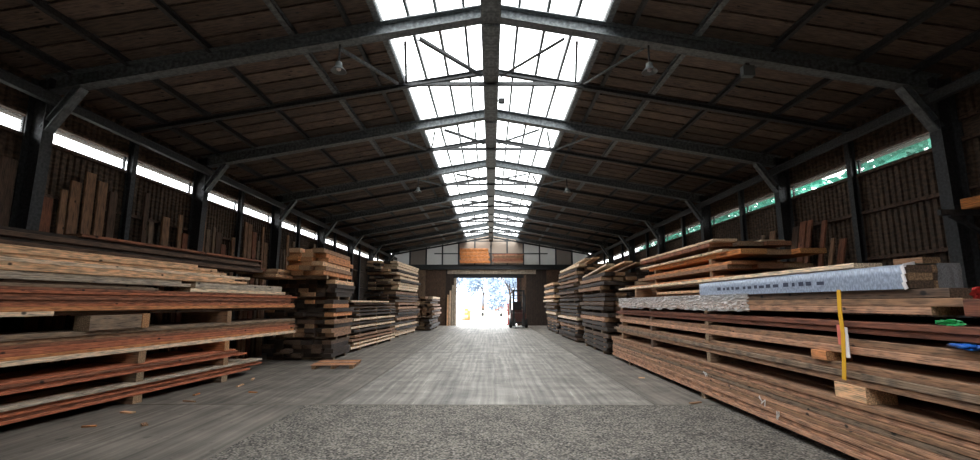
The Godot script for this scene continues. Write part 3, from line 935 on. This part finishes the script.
func wrapped_pack() -> void:
	var l := 4.1
	var t := thing("wrapped_pack", Vector3(3.6 + 0.235, 1.72, -(4.15 + l / 2)))
	tag(t, "pack wrapped in white-blue printed plastic on the near right stack", "wrapped pack")
	# timber core, its end bare toward the viewer
	for j in 3:
		for i in 2:
			plank("board", t, Vector3(-0.11 + i * 0.22, 0.008 + j * 0.068, 0.03), 0, l - 0.02, 0.212, 0.066, ["darkbrown", "brown"][(i + j) % 2], 0.0)
	# wrap: a skin round the core, crumpled, folded in at the near end
	var st := SurfaceTool.new()
	st.begin(Mesh.PRIMITIVE_TRIANGLES)
	var nz := noise(17, 1.0, 3)
	var n := 48
	var ring := [Vector2(-0.235, 0.0), Vector2(-0.238, 0.06), Vector2(-0.237, 0.13), Vector2(-0.236, 0.205), Vector2(-0.12, 0.226), Vector2(0.0, 0.222), Vector2(0.12, 0.226), Vector2(0.235, 0.208), Vector2(0.236, 0.10), Vector2(0.235, 0.0)]
	for s in n + 1:
		var z := l / 2 - l * s / n
		for k in ring.size():
			var p: Vector2 = ring[k]
			var w := nz.get_noise_2d(z * 4.0, k * 0.9) * 0.010
			if s == 0: w -= 0.004
			st.set_uv(Vector2(z / 1.5, k / 9.0))
			st.add_vertex(Vector3(p.x * (1.0 + w), maxf(p.y * (1.0 + w * 2), 0.002 if k in [0, 9] else p.y * 0.97), z))
	var m := ring.size()
	for s in n:
		for k in m - 1:
			var a := s * m + k
			st.add_index(a); st.add_index(a + 1); st.add_index(a + m + 1)
			st.add_index(a); st.add_index(a + m + 1); st.add_index(a + m)
	st.generate_normals()
	part("plastic_wrap", st.commit(), M.wrap, t)
	# far half of the near end is covered by a loose grey flap
	var f := begin()
	var g := 6
	for i in g:
		for j in 3:
			var q := []
			for c in [[i, j], [i + 1, j], [i + 1, j + 1], [i, j + 1]]:
				var fx: float = 0.03 + 0.21 * c[0] / g
				var fy: float = 0.01 + 0.215 * c[1] / 3.0
				q.append(Vector3(fx, fy, l / 2 + 0.03 + nz.get_noise_2d(fx * 30, fy * 30) * 0.012))
			quad(f, q[3], q[2], q[1], q[0], Vector2(i, j) / 6.0, Vector2(i + 1, j + 1) / 6.0)
	part("grey_end_flap", done(f), M.greywrap, t)
	# bunched rim of the wrap at the near end
	var rim := begin()
	for k in 4:
		var a: Vector2 = ring[k]
		var b: Vector2 = ring[k + 1]
		bar(rim, Vector3(a.x - 0.002, a.y, l / 2 + 0.01), Vector3(b.x - 0.002, b.y, l / 2 - 0.01), 0.010, 0.030)
	part("wrap_rim", done(rim), M.paper, t)
	# row of printed marks on the aisle face
	var ink := begin()
	var zz := l / 2 - 1.0
	var r2 := RandomNumberGenerator.new()
	r2.seed = 9
	for i in 16:
		var wd := r2.randf_range(0.05, 0.12)
		var hh := r2.randf_range(0.035, 0.05)
		var y0 := 0.075
		quad(ink, Vector3(-0.2425, y0 + hh, zz), Vector3(-0.2425, y0 + hh, zz - wd), Vector3(-0.2425, y0, zz - wd), Vector3(-0.2425, y0, zz))
		zz -= wd + r2.randf_range(0.04, 0.10)
	tag(part("printed_marks", done(ink), M.print_ink, t), "", "", "", "stuff")

func crinkled_film() -> void:
	var st := begin()
	var nz := noise(23, 1.0, 4)
	var n := 160
	var m := 12
	var d0 := 6.6
	var d1 := 13.3
	for s in n + 1:
		var d := d0 + (d1 - d0) * s / n
		for k in m + 1:
			var v := float(k) / m
			var low := 1.50 + 0.05 * nz.get_noise_2d(d * 1.6, 3.0) - 0.02
			var y := lerpf(1.735, low, v)
			var x := 3.575 - 0.10 * absf(nz.get_noise_2d(d * 5.0, v * 4.0)) - 0.05 * absf(nz.get_noise_2d(d * 14.0 + v * 6.0, v * 7.0 + 4))
			st.add_vertex(Vector3(x, y, -d))
	for s in n:
		for k in m:
			var a := s * (m + 1) + k
			st.add_index(a); st.add_index(a + 1); st.add_index(a + m + 2)
			st.add_index(a); st.add_index(a + m + 2); st.add_index(a + m + 1)
	st.generate_normals()
	tag(part("plastic_film", st.commit(), M.film, self), "crinkled clear plastic film hanging over the far part of the near right stack", "plastic film")

func yellow_strap() -> void:
	var t := thing("yellow_strap", Vector3(3.575, 0.84, -4.93))
	tag(t, "yellow webbing strap hanging down the near right stack with a paper tag", "strap")
	var st := begin()
	var pts := [Vector3(-0.006, 0.895, 0.02), Vector3(-0.012, 0.70, 0.012), Vector3(-0.012, 0.45, 0.02), Vector3(-0.012, 0.2, -0.005), Vector3(-0.010, 0.0, -0.035)]
	for i in pts.size() - 1:
		bx(st, Vector3(-0.003, -0.026, 0), Vector3(0.003, 0.026, (pts[i + 1] - pts[i]).length() + 0.004), along(pts[i], pts[i + 1], Vector3(0, 0, 1)))
	part("webbing", done(st), M.yellow, t)
	st = begin()
	bx(st, Vector3(-0.008, 0.22, -0.02), Vector3(0.0, 0.52, 0.075))
	part("paper_tag", done(st), M.paper, t)
	st = begin()
	bx(st, Vector3(-0.010, 0.34, -0.062), Vector3(-0.001, 0.54, -0.012))
	part("pink_tag", done(st), M.pink, t)

func crumple(at: Vector3, size: Vector3, m: Material, seed_: int, called: String, label: String, cat: String) -> void:
	var st := begin()
	var nz := noise(seed_, 1.0, 3)
	var nu := 16
	var nv := 9
	for i in nu + 1:
		for j in nv + 1:
			var th := TAU * i / nu
			var ph := PI * j / nv
			var p := Vector3(sin(ph) * cos(th), cos(ph), sin(ph) * sin(th))
			var r := 0.75 + 0.9 * nz.get_noise_3d(p.x * 1.8, p.y * 1.8, p.z * 1.8) + 0.5 * nz.get_noise_3d(p.x * 5, p.y * 5, p.z * 5)
			var q := p * r
			st.add_vertex(Vector3(q.x * size.x / 2, maxf(q.y * size.y / 2, -size.y * 0.38) + size.y * 0.38, q.z * size.z / 2))
	for i in nu:
		for j in nv:
			var a := i * (nv + 1) + j
			st.add_index(a); st.add_index(a + nv + 2); st.add_index(a + 1)
			st.add_index(a); st.add_index(a + nv + 1); st.add_index(a + nv + 2)
	st.generate_normals()
	var o := part(called, st.commit(), m, self)
	o.position = at
	tag(o, label, cat)

func small_bits() -> void:
	crumple(Vector3(3.66, 1.248, -3.72), Vector3(0.16, 0.052, 0.42), M.blue, 3, "blue_plastic_scrap", "crumpled blue plastic scrap in a gap of the near right stack", "plastic scrap")
	crumple(Vector3(3.66, 1.42, -3.85), Vector3(0.10, 0.06, 0.24), M.green, 6, "green_plastic_scrap", "small green plastic scrap above the dark red plank at right", "plastic scrap")
	crumple(Vector3(3.65, 1.632, -3.57), Vector3(0.11, 0.11, 0.14), M.redpaint, 8, "red_cloth", "small red cloth at the near end of the right stack", "cloth")
	# chalk marks on the bottom pack's side
	for q in [[6.55, 0.32, 0.22, 0.12, 4], [8.2, 0.42, 0.20, 0.08, 5], [6.2, 0.22, 0.14, 0.10, 7]]:
		var st := begin()
		var r2 := RandomNumberGenerator.new()
		r2.seed = q[4]
		var prev := Vector3(3.578, q[1], -q[0])
		for i in 7:
			var nxt := Vector3(3.578, q[1] + r2.randf_range(-1, 1) * q[3] * 0.6, -q[0] + r2.randf_range(-1, 1) * q[2] * 0.45)
			bx(st, Vector3(-0.002, -0.007, 0), Vector3(0.002, 0.007, (nxt - prev).length()), along(prev, nxt, Vector3(0, 0, 1)) if absf((nxt - prev).normalized().z) < 0.9 else along(prev, nxt, Vector3.UP))
			prev = nxt
		tag(part("chalk_mark", done(st), M.chalk, self), "white chalk scrawl on the bottom pack at right, %s from the viewer" % ["second" if q[4] == 4 else ("third" if q[4] == 5 else "first")], "chalk mark")

func right_far_stacks() -> void:
	var y := 0.0
	var nm := ["lowest", "second", "third", "topmost"]
	for k in 4:
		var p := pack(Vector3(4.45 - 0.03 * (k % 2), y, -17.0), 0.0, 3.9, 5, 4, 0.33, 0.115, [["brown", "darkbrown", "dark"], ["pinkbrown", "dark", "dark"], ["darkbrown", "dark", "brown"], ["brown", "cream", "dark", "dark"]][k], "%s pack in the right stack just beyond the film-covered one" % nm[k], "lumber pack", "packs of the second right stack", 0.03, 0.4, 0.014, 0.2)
		y = p.get_meta("top")
	y = 0.0
	for k in 4:
		var p := pack(Vector3(4.35 + 0.05 * (k % 2), y, -22.0), 0.02, 4.6, 5, 5, 0.33, 0.11, [["darkbrown", "dark", "brown"], ["dark", "dark", "cream"], ["darkbrown", "dark"], ["cream", "dark", "brown"]][k], "%s pack in the third right stack, edges pale" % nm[k], "lumber pack", "packs of the third right stack", 0.04, 0.5, 0.014, 0.25)
		y = p.get_meta("top")
	y = 0.0
	for k in 3:
		var p := pack(Vector3(4.3 - 0.06 * k, y, -27.4), 0.0, 4.6, 5, 5, 0.33, 0.12, [["dark", "darkbrown", "brown"], ["dark", "cream", "darkbrown"], ["brown", "dark", "tan"]][k], "%s pack in the fourth right stack toward the gate" % ["lowest", "middle", "topmost"][k], "lumber pack", "packs of the fourth right stack", 0.05, 0.5, 0.014, 0.3)
		y = p.get_meta("top")
	y = 0.0
	for k in 3:
		var p := pack(Vector3(4.7, y, -32.2), 0.0, 3.4, 4, 4, 0.34, 0.12, [["darkbrown", "brown"], ["redbrown", "brown"], ["orange", "brown"]][k], "%s pack in the right stack nearest the gate" % ["lowest", "middle", "topmost"][k], "lumber pack", "packs of the fifth right stack", 0.0, 0.2)
		y = p.get_meta("top")

# splinters and off-cuts on the floor along the left stack
func wood_chips() -> void:
	var i := 0
	for q in [[-5.35, 7.3], [-5.2, 8.7], [-4.95, 8.1], [-4.9, 9.6], [-5.25, 6.5], [-4.6, 6.6], [-5.05, 10.4], [-4.3, 8.9], [3.3, 8.0], [3.25, 10.6]]:
		var o := plank("wood_chip", self, Vector3(q[0], 0, -q[1]), rng.randf() * PI, rng.randf_range(0.08, 0.28), rng.randf_range(0.03, 0.07), 0.02, ["tan", "orange", "brown"][i % 3], 0.0)
		tag(o, "small %s wood chip on the floor beside the %s stack, %s of them" % [["pale tan", "orange", "brown"][i % 3], "near left" if q[0] < 0 else "near right", ORD[i]], "wood chip", "wood chips on the floor")
		i += 1

# single boards thrown on top of the far stacks, some end high
func thrown_boards() -> void:
	for q in [["cream", -4.45, 18.75, 17.5, 4.4, 0.0, -0.06, "bright cream board on the long third left stack"],
			["cream", 3.75, 17.0, 16.9, 4.6, -0.035, -0.03, "cream board lying askew on the second right stack, aisle side"],
			["tan", 4.15, 17.0, 16.8, 4.7, -0.05, 0.02, "tan board lying askew on the second right stack"],
			["brown", 4.6, 17.0, 16.8, 4.6, -0.045, -0.02, "brown board lying askew on the second right stack, wall side"],
			["cream", 3.9, 22.0, 21.8, 4.9, -0.03, 0.03, "cream board lying askew on the third right stack"],
			["tan", 4.35, 22.0, 21.6, 4.6, -0.04, -0.02, "tan board lying askew on the third right stack"]]:
		var y := 0.0
		for c in get_children():
			if c.has_meta("top") and absf(c.position.z + q[2]) < 0.2 and signf(c.position.x) == signf(q[1]):
				y = maxf(y, c.get_meta("top"))
		var o := plank("plank", self, Vector3.ZERO, 0, q[4], 0.26, 0.055, q[0])
		o.transform = Transform3D(Basis.from_euler(Vector3(q[5], q[6], 0)), Vector3(q[1], y + 0.012 + absf(sin(q[5])) * q[4] * 0.5, -q[3]))
		tag(o, q[7], "plank", "boards thrown on the far stacks")

# boards leaning upright on the long walls
func leaning_boards() -> void:
	for side in [-1, 1]:
		var i := 0
		var d := 5.6 if side < 0 else 9.2
		while d < 20.0:
			var skip := rng.randf()
			var w := rng.randf_range(0.10, 0.24)
			if fposmod(d - D_FRAME + 0.28, BAY / 2) > 0.56 and skip > (0.08 if side < 0 else 0.25):
				var l := rng.randf_range(3.1, 4.0) if side < 0 else rng.randf_range(2.9, 3.5)
				var foot := 6.55 if side > 0 else 6.95
				if side < 0: foot = 7.17
				var a := Vector3(side * (foot - rng.randf_range(0, 0.02)), 0.0, -d)
				var bb := Vector3(side * (7.24 - 0.02), l, -d - rng.randf_range(0.0, 0.02))
				var t := along(a, bb, Vector3(-side, 0, 0))
				var o := plank("upright_board", self, Vector3.ZERO, 0, l, w, 0.04, ["brown", "darkbrown", "brown", "redbrown", "darkbrown", "greybrown"][rng.randi() % 6], 0.004)
				o.transform = Transform3D(t.basis, (a + bb) / 2)
				tag(o, "upright board leaning on the %s wall, %s counting away from the viewer" % ["left" if side < 0 else "right", ordinal(i)], "board", "boards leaning on the %s wall" % ["left" if side < 0 else "right"])
				i += 1
				d += w * 0.5 + 0.12 + rng.randf_range(0.03, 0.06)
			else:
				d += 0.2

# ------------------------------------------------------------------ gate end
func gate_end() -> void:
	# boards stored on the beam above the gate
	var a := pack(Vector3(-1.2, 4.40, -D_END + 0.35), PI / 2, 2.1, 1, 9, 0.30, 0.115, ["amber", "orange", "amber"], "stack of amber boards on the beam above the gateway, left half", "lumber pack", "boards stored above the gateway", 0.0, 0.1)
	var b := pack(Vector3(1.25, 4.40, -D_END + 0.35), PI / 2, 2.2, 1, 6, 0.30, 0.11, ["redbrown", "brown"], "stack of red-brown boards on the beam above the gateway, right half", "lumber pack", "boards stored above the gateway", 0.0, 0.1)
	forklift(Vector3(1.80, 0, -32.2))
	# a bundle of pale offcuts stood up beside the gate
	for q in [[-2.95, "cream", 2.5], [-2.78, "grey", 2.9], [-3.12, "tan", 2.2]]:
		var o := plank("upright_board", self, Vector3.ZERO, 0, q[2], 0.13, 0.06, q[1], 0.0)
		var p0 := Vector3(q[0], 0, -34.55)
		var p1 := Vector3(q[0], q[2], -34.80)
		var t := along(p0, p1, Vector3(0, 0, 1))
		o.transform = Transform3D(t.basis, (p0 + p1) / 2)
		tag(o, "%s board stood upright at the left of the gateway" % WORDS[q[1]], "board", "upright boards by the gate")

func forklift(at: Vector3) -> void:
	var t := thing("forklift", at, 0.0)
	tag(t, "dark rusty-red forklift parked at the right side of the gateway", "forklift")
	var st := begin()
	bx(st, Vector3(-0.5, 0.28, -0.9), Vector3(0.5, 0.95, 0.7))
	bx(st, Vector3(-0.52, 0.35, -1.25), Vector3(0.52, 1.15, -0.9))
	bx(st, Vector3(-0.5, 0.95, -0.9), Vector3(0.5, 1.15, -0.3))
	part("chassis", done(st), M.rust, t)
	st = begin()
	for x in [-0.47, 0.47]:
		for z in [[-0.85, -0.75], [0.55, 0.35]]:
			bar(st, Vector3(x, 0.95, z[0]), Vector3(x, 2.1, z[1]), 0.07, 0.07)
		bar(st, Vector3(x, 2.1, -0.8), Vector3(x, 2.1, 0.4), 0.07, 0.07)
	for k in 6:
		bar(st, Vector3(-0.5, 2.12, -0.78 + k * 0.23), Vector3(0.5, 2.12, -0.78 + k * 0.23), 0.06, 0.04)
	part("overhead_guard", done(st), M.black, t)
	st = begin()
	for x in [-0.33, 0.33]:
		bar(st, Vector3(x, 0.1, 0.86), Vector3(x, 2.45, 0.80), 0.10, 0.14)
	for y in [0.35, 1.3, 2.4]:
		bar(st, Vector3(-0.33, y, 0.84), Vector3(0.33, y, 0.84), 0.08, 0.10)
	part("mast", done(st), M.black, t)
	for x in [-0.25, 0.25]:
		st = begin()
		bx(st, Vector3(x - 0.05, 0.08, 0.94), Vector3(x + 0.05, 0.12, 1.9))
		bx(st, Vector3(x - 0.05, 0.08, 0.92), Vector3(x + 0.05, 0.6, 0.97))
		part("fork", done(st), M.darksteel, t)
	for x in [-0.5, 0.5]:
		for z in [-0.75, 0.5]:
			st = begin()
			lathe(st, [Vector2(0, -0.1), Vector2(0.28, -0.1), Vector2(0.31, -0.05), Vector2(0.31, 0.05), Vector2(0.28, 0.1), Vector2(0, 0.1)], Transform3D(Basis(Vector3(0, 1, 0), Vector3(1, 0, 0), Vector3(0, 0, -1)), Vector3(x, 0.31, z)), 14)
			var wh := part("wheel", done(st), M.black, t)
			st = begin()
			lathe(st, [Vector2(0, -0.11), Vector2(0.14, -0.11), Vector2(0.14, 0.11), Vector2(0, 0.11)], Transform3D(Basis(Vector3(0, 1, 0), Vector3(1, 0, 0), Vector3(0, 0, -1)), Vector3(x, 0.31, z)), 12)
			part("hub", done(st), M.redpaint, wh)
	st = begin()
	bx(st, Vector3(-0.25, 1.15, -0.62), Vector3(0.25, 1.25, -0.15))
	bx(st, Vector3(-0.25, 1.2, -0.66), Vector3(0.25, 1.7, -0.56))
	part("seat", done(st), M.black, t)

# ------------------------------------------------------------------ fittings
func fittings() -> void:
	# pendant lamps (unlit) under the roof
	for q in [[-2.45, 7.14, "left"], [2.55, 7.14, "right"], [-2.45, 15.52, "far left"], [2.55, 15.52, "far right"]]:
		var y := roof_y(q[0]) + 0.0
		var t := thing("pendant_lamp", Vector3(q[0], y - 0.70, -q[1]))
		tag(t, "unlit grey pendant lamp on a short drop, %s of the skylight" % q[2], "lamp", "pendant lamps")
		var st := begin()
		bar(st, Vector3(0, 0.16, 0), Vector3(0, 0.46, 0), 0.025, 0.025)
		part("drop_rod", done(st), M.darksteel, t)
		st = begin()
		lathe(st, [Vector2(0.02, 0.17), Vector2(0.05, 0.15), Vector2(0.06, 0.08), Vector2(0.13, 0.0), Vector2(0.12, 0.0), Vector2(0.05, 0.07)], Transform3D.IDENTITY, 14)
		var shade := part("lamp_shade", done(st), M.lampshade, t)
		st = begin()
		lathe(st, [Vector2(0.0, 0.0), Vector2(0.035, 0.02), Vector2(0.04, 0.05), Vector2(0.02, 0.08)], Transform3D.IDENTITY, 10)
		part("bulb", done(st), M.paper, shade)
	# floodlight by the ridge beam, box under the right rafter
	var f := thing("floodlight", Vector3(0.24, ROOF_TOP - 0.42, -10.0))
	tag(f, "small dark floodlight hung beside the ridge beam", "floodlight")
	var s := begin()
	bx(s, Vector3(-0.07, 0, -0.05), Vector3(0.07, 0.10, 0.05))
	part("housing", done(s), M.black, f)
	s = begin()
	bar(s, Vector3(-0.1, 0.05, 0), Vector3(-0.1, 0.2, 0), 0.02, 0.03)
	bar(s, Vector3(-0.11, 0.05, 0), Vector3(0.0, 0.05, 0), 0.02, 0.03)
	part("bracket", done(s), M.darksteel, f)
	var j := thing("junction_box", Vector3(4.12, roof_y(4.12) - 0.50, -7.14))
	tag(j, "square grey junction box hung under the nearest rafter at right", "box")
	s = begin()
	bx(s, Vector3(-0.09, 0, -0.05), Vector3(0.09, 0.17, 0.05))
	part("case", done(s), M.lampshade, j)
	s = begin()
	bx(s, Vector3(-0.03, 0.17, -0.02), Vector3(0.03, 0.23, 0.02))
	part("hanger", done(s), M.darksteel, j)
	# cantilever rack arm on the right wall with a plank end
	var r := thing("rack_arm", Vector3(6.95, 2.9, -6.55))
	tag(r, "dark steel rack arm reaching from the right wall before the nearest column", "rack arm")
	s = begin()
	bar(s, Vector3(-0.45, 0.0, -0.22), Vector3(0.40, 0.0, -0.22), 0.06, 0.08)
	part("arm", done(s), M.darksteel, r)
	s = begin()
	bar(s, Vector3(-0.30, -0.04, -0.22), Vector3(0.40, -0.45, -0.22), 0.05, 0.05)
	part("strut", done(s), M.darksteel, r)
	tag(plank("plank", self, Vector3(6.98, 2.945, -5.72), 0.0, 2.2, 0.20, 0.16, "amber", 0.0), "orange plank end lying on the rack arm at the right edge", "plank")

# ------------------------------------------------------------------ outside
func leaf_mesh(seed_: int, n: int, rad: Vector3, size: float) -> ArrayMesh:
	var r := RandomNumberGenerator.new()
	r.seed = seed_
	var st := begin()
	var lobes := []
	for i in 9:
		lobes.append([Vector3(r.randfn() * 0.45, r.randfn() * 0.4, r.randfn() * 0.45), r.randf_range(0.35, 0.6)])
	for i in n:
		var lb = lobes[r.randi() % 9]
		var dir := Vector3(r.randfn(), r.randfn(), r.randfn()).normalized()
		var p: Vector3 = (lb[0] + dir * lb[1] * sqrt(r.randf_range(0.3, 1.0))) * rad
		var s := size * r.randf_range(0.6, 1.3)
		var t := Basis(Vector3(r.randfn(), r.randfn(), r.randfn()).normalized(), r.randf() * TAU)
		var a := p + t * Vector3(0, 0, s)
		var b := p + t * Vector3(s * 0.45, 0.06 * s, 0)
		var c := p + t * Vector3(0, 0, -s)
		var d := p + t * Vector3(-s * 0.45, 0.06 * s, 0)
		quad(st, a, b, c, d)
	return done(st)

func tree(at: Vector3, h: float, scale_: float, crown: Mesh, m: Material, label: String, group: String) -> void:
	var t := thing("tree", at, at.x * 1.7 + at.z)
	tag(t, label, "tree", group)
	var st := begin()
	lathe(st, [Vector2(0.16 * scale_, -0.3), Vector2(0.11 * scale_, h * 0.5), Vector2(0.05 * scale_, h)], Transform3D.IDENTITY, 8)
	for k in 4:
		var a := k * 1.7
		bar(st, Vector3(0, h * (0.5 + 0.1 * k), 0), Vector3(cos(a), 1.0, sin(a)) * 1.2 * scale_ + Vector3(0, h * (0.5 + 0.1 * k), 0), 0.07 * scale_, 0.07 * scale_)
	part("trunk", done(st), M.bark, t)
	var o := part("foliage", crown, m, t)
	o.position.y = h
	o.scale = Vector3.ONE * scale_

func outside() -> void:
	var st := begin()
	quad(st, Vector3(-300, -0.31, -600), Vector3(300, -0.31, -600), Vector3(300, -0.31, 60), Vector3(-300, -0.31, 60), Vector2.ZERO, Vector2(60, 66))
	var g := part("ground", done(st), M.yard, self)
	tag(g, "pale gravel yard outside the shed", "", "", "structure")
	st = begin()
	bx(st, Vector3(-20, -0.30, -70), Vector3(20, -0.015, -D_END - 0.02))
	var y := part("yard_apron", done(st), M.yard, self)
	tag(y, "pale apron of ground in front of the gateway outside", "", "", "structure")
	# hill far beyond the gate, distance haze painted into its colour
	st = SurfaceTool.new()
	st.begin(Mesh.PRIMITIVE_TRIANGLES)
	var nz := noise(51, 1.0, 4)
	for i in 61:
		for j in 9:
			var x := -300.0 + 10.0 * i
			var hh := (26.0 + 22.0 * nz.get_noise_2d(x * 0.012, 0.0)) * sin(PI * 0.5 * j / 8.0) + 4.0 * nz.get_noise_2d(x * 0.05, j * 0.7)
			st.add_vertex(Vector3(x, hh - 1.0, -380.0 - 14.0 * j))
	for i in 60:
		for j in 8:
			var a := i * 9 + j
			st.add_index(a); st.add_index(a + 1); st.add_index(a + 10)
			st.add_index(a); st.add_index(a + 10); st.add_index(a + 9)
	st.generate_normals()
	tag(part("hill", st.commit(), M.hill, self), "hill far beyond the gateway with blue haze painted into its colour", "", "", "structure")
	var c1 := leaf_mesh(5, 2600, Vector3(2.6, 2.3, 2.6), 0.20)
	var c2 := leaf_mesh(6, 2600, Vector3(2.2, 2.8, 2.2), 0.20)
	var i := 0
	for d in [8.0, 13.9, 19.8, 25.7, 31.6]:
		tree(Vector3(12.2 + 0.8 * (i % 3), 0, -d - 1.5), 5.6 + 0.4 * (i % 2), 1.15, c1 if i % 2 else c2, M.leaf, "green tree outside seen through the right strip window, %s from the viewer" % ORD[i], "trees along the right wall")
		i += 1
	i = 0
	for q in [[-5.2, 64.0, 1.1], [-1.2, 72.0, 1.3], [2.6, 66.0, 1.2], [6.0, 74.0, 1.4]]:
		tree(Vector3(q[0], 0, -q[1]), 4.6, q[2], c2 if i % 2 else c1, M.leaf_hazed, "tree beyond the gateway with pale haze painted into its leaves, %s from the left" % ORD[i], "trees beyond the gateway")
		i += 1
	# small pale huts across the yard
	for q in [[-0.9, 52.0, 1.15, "left"], [1.05, 50.0, 1.2, "right"]]:
		var h := thing("hut", Vector3(q[0], -0.015, -q[1]))
		tag(h, "small white hut with a brown roof beyond the gateway, on the %s" % q[3], "hut")
		st = begin()
		bx(st, Vector3(-0.6, 0, -0.6), Vector3(0.6, 0.8, 0.6))
		part("wall", done(st), M.plaster, h)
		st = begin()
		for s in [-1, 1]:
			bx(st, Vector3(0, -0.03, -0.7), Vector3(0.85, 0.03, 0.7), Transform3D(Basis(Vector3(0, 0, 1), 0.0 if s > 0 else PI) * Basis(Vector3(0, 0, 1), -0.5 * 1), Vector3(0, 1.2, 0)) if s > 0 else Transform3D(Basis(Vector3(0, 1, 0), PI) * Basis(Vector3(0, 0, 1), -0.5), Vector3(0, 1.2, 0)))
		part("roof", done(st), M.rooftile, h)
		st = begin()
		bx(st, Vector3(-0.15, 0.25, 0.6), Vector3(0.15, 0.6, 0.62))
		part("window", done(st), M.black, h)
	pack(Vector3(-2.55, -0.015, -46.0), 0.3, 1.6, 3, 5, 0.26, 0.2, ["tan", "amber", "cream"], "pile of yellowish timber in the yard beyond the gateway", "lumber pack", "timber outside", 0.0, 0.1)
	st = begin()
	bx(st, Vector3(-0.05, 0, -0.05), Vector3(0.05, 1.5, 0.05))
	bx(st, Vector3(-0.08, 1.5, -0.08), Vector3(0.08, 1.58, 0.08))
	bx(st, Vector3(-0.14, 0, -0.14), Vector3(0.14, 0.06, 0.14))
	var po := part("marker_post", done(st), M.redpaint, self)
	po.position = Vector3(1.28, -0.015, -36.2)
	tag(po, "dark red post just outside the gateway beside the forklift", "post")

func _ready() -> void:
	rng.seed = 20240
	set_view()
	make_materials()
	build_floor()
	build_walls()
	build_end_walls()
	build_roof()
	build_frames()
	left_near_stack()
	left_far_stacks()
	right_near_stack()
	right_far_stacks()
	thrown_boards()
	wood_chips()
	leaning_boards()
	gate_end()
	fittings()
	outside()
